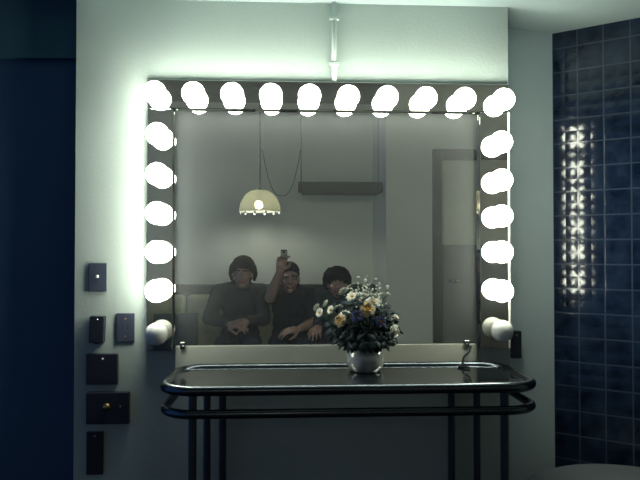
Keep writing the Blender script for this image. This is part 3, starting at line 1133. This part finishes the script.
# middle person: holds the small camera up beside the face
h2 = hz(289.5, 262.5, PY - 0.02)
x2_ = behind(291, 300, PY).x
wr = Vector((-0.030, -2.475, 1.105))
person('person in a short-sleeved black top holding a small camera up in front of the face', x2_, h2, 0.925, -3.0,
       [(Vector((x2_ - 0.165, -2.62, 0.90)), wr, Vector((0.16, 0.22, 1)), Vector((0.15, 1, -0.2)), -1, 0.62),
        (Vector((x2_ + 0.185, -2.78, 0.70)), Vector((x2_ + 0.06, -2.60, 0.665)), Vector((-1, 0.3, -0.1)), Vector((0, -0.4, -0.9)), -1, 0.35)],
       cl2, jean, hair2, 'cropped', 0.152, 0.0, -0.06, True)

# right person: mop of hair, one hand on the knee
h3 = hz(337, 267, PY)
x3_ = behind(338, 300, PY).x + 0.005
kn = behind(316, 329, -2.60)
person('person with a full mop of dark hair, partly behind the reflected bouquet', x3_, h3, 0.915, -2.98,
       [(Vector((x3_ - 0.18, -2.80, 0.70)), Vector((kn.x + 0.02, -2.63, kn.z + 0.02)), Vector((-0.25, 1, -0.35)), Vector((0, -0.2, -1)), 1, 0.3),
        (Vector((x3_ + 0.225, -2.78, 0.70)), Vector((x3_ + 0.14, -2.58, 0.655)), Vector((-0.2, 1, -0.3)), Vector((0, -0.2, -1)), -1, 0.3)],
       cl3, jean, hair2, 'mop', 0.158, -0.03, 0.05)

# the small camera in the raised hand
dv = thing('compact_camera', 'small silver and black camera held up by the middle person', 'camera', (CAM.x, CAM.y - 0.008, CAM.z))
obj('camera_body', nbox((-0.024, -0.020, -0.045), (0.024, -0.004, 0.018)), M['black'], dv, bevel=0.004)
obj('front_panel', nbox((-0.020, -0.0045, -0.042), (0.020, -0.0025, 0.006)), M['chrome'], dv, bevel=0.001)
bm = lathe(bmesh.new(), [(0.010, 0.0), (0.010, 0.004), (0.008, 0.0045), (0.006, 0.0038), (0.0055, 0.001), (0.0, 0.0008)], seg=28)
bmesh.ops.rotate(bm, verts=bm.verts, cent=(0, 0, 0), matrix=Matrix.Rotation(-PI / 2, 3, 'X'))
bmesh.ops.translate(bm, verts=bm.verts, vec=(0, -0.0028, 0))
obj('lens', bm, M['black'], dv, smooth=True)

# ------------------------------------------------------------------ hanging lamps (seen in the mirror)
LP = behind(260, 212, -3.0)
pn = thing('pendant_lamp', 'lit pendant lamp with a domed glass shade above the sofa', 'lamp', (LP.x, LP.y, LP.z))
RS = 20.5 / F * 5.4
HS = 22 / F * 5.4
prof = []
for i in range(13):
    a = PI / 2 * i / 12
    prof.append((RS * math.cos(a * 0.93), HS * math.sin(a)))
bm = lathe(bmesh.new(), prof, seg=48)
sh = obj('lamp_shade', bm, M['shade'], pn, smooth=True)
solid(sh, 0.003)
# row of cut-glass beads along the rim
for i in range(12):
    a = 2 * PI * i / 12 + 0.2
    bm = blob(bmesh.new(), (RS * math.cos(a), RS * math.sin(a), -0.010), (0.010, 0.010, 0.009), 10)
    obj('bead', bm, M['opal'], pn, smooth=True)
bm = blob(bmesh.new(), (-0.01, 0, 0.058), (0.032, 0.032, 0.036), 24)
obj('bulb', bm, M['pbulb'], pn, smooth=True)
bm = cone(bmesh.new(), (-0.01, 0, 0.09), (0, 0, HS + 0.01), 0.016, 0.014)
obj('lamp_holder', bm, M['black'], pn)
bm = tube(bmesh.new(), [(0, 0, HS), (0, 0, CEIL - LP.z)], 0.005, 10)
obj('cord', bm, M['black'], pn, smooth=True)
bm = lathe(bmesh.new(), [(0, -0.03), (0.03, -0.025), (0.05, 0.0), (0, 0.0)], (0, 0, CEIL - LP.z - 0.0005), 24)
obj('ceiling_cup', bm, M['black'], pn, smooth=True)

a, b = behind(298, 195, -3.02), behind(381, 183, -3.02)
lb = thing('hanging_beam', 'dark unlit beam hanging on thin wires beside the pendant lamp', 'light fixture', ((a.x + b.x) / 2, -3.02, a.z))
hx = (b.x - a.x) / 2
hh = b.z - a.z
obj('beam_body', nbox((-hx + 0.03, -0.06, 0), (hx - 0.03, 0.06, hh)), M['walnut'], lb, bevel=0.006)
for s in (-1, 1):
    obj('end_cap', nbox((min(s * hx, s * (hx - 0.03)), -0.063, hh * 0.2), (max(s * hx, s * (hx - 0.03)), 0.063, hh)), M['walnut'], lb, bevel=0.004)
    xw = s * (hx - 0.025)
    obj('wire', tube(bmesh.new(), [(xw, 0, hh * 0.9), (xw, 0, CEIL - a.z)], 0.004 if s < 0 else 0.002, 8), M['black'], lb, smooth=True)
# cord swagged from the beam wire to the pendant cord
p0 = Vector((LP.x + 0.02, -3.0, behind(262, 150, -3.0).z))
p3 = Vector((a.x + 0.02, -3.02, behind(301, 150, -3.0).z))
dip = behind(281, 196, -3.0).z
sw = []
for i in range(25):
    u = i / 24
    x = p0.x + (p3.x - p0.x) * u
    z = p0.z + (dip - p0.z) * (1 - abs(2 * u - 1) ** 2.6)
    sw.append((x, -3.0 - 0.012 * u, z))
tag(obj('hanging_cord', tube(bmesh.new(), sw, 0.003, 8), M['black'], smooth=True), 'thin cord drooping in a loop between lamp and hanging beam', 'cord')

# ------------------------------------------------------------------ world and view
w = bpy.data.worlds.new('blue_fill')
S.world = w
w.use_nodes = True
bg = w.node_tree.nodes['Background']
bg.inputs['Color'].default_value = (0.18, 0.42, 1.0, 1)  # even blue fill added to tint the dark areas
bg.inputs['Strength'].default_value = 0.26

S.view_settings.view_transform = 'Standard'
S.view_settings.look = 'None'
S.view_settings.exposure = 0.0
S.view_settings.gamma = 1.0
S.view_settings.use_curve_mapping = False
S.cycles.max_bounces = 10
S.cycles.caustics_reflective = False
S.cycles.caustics_refractive = False
S.cycles.sample_clamp_indirect = 6
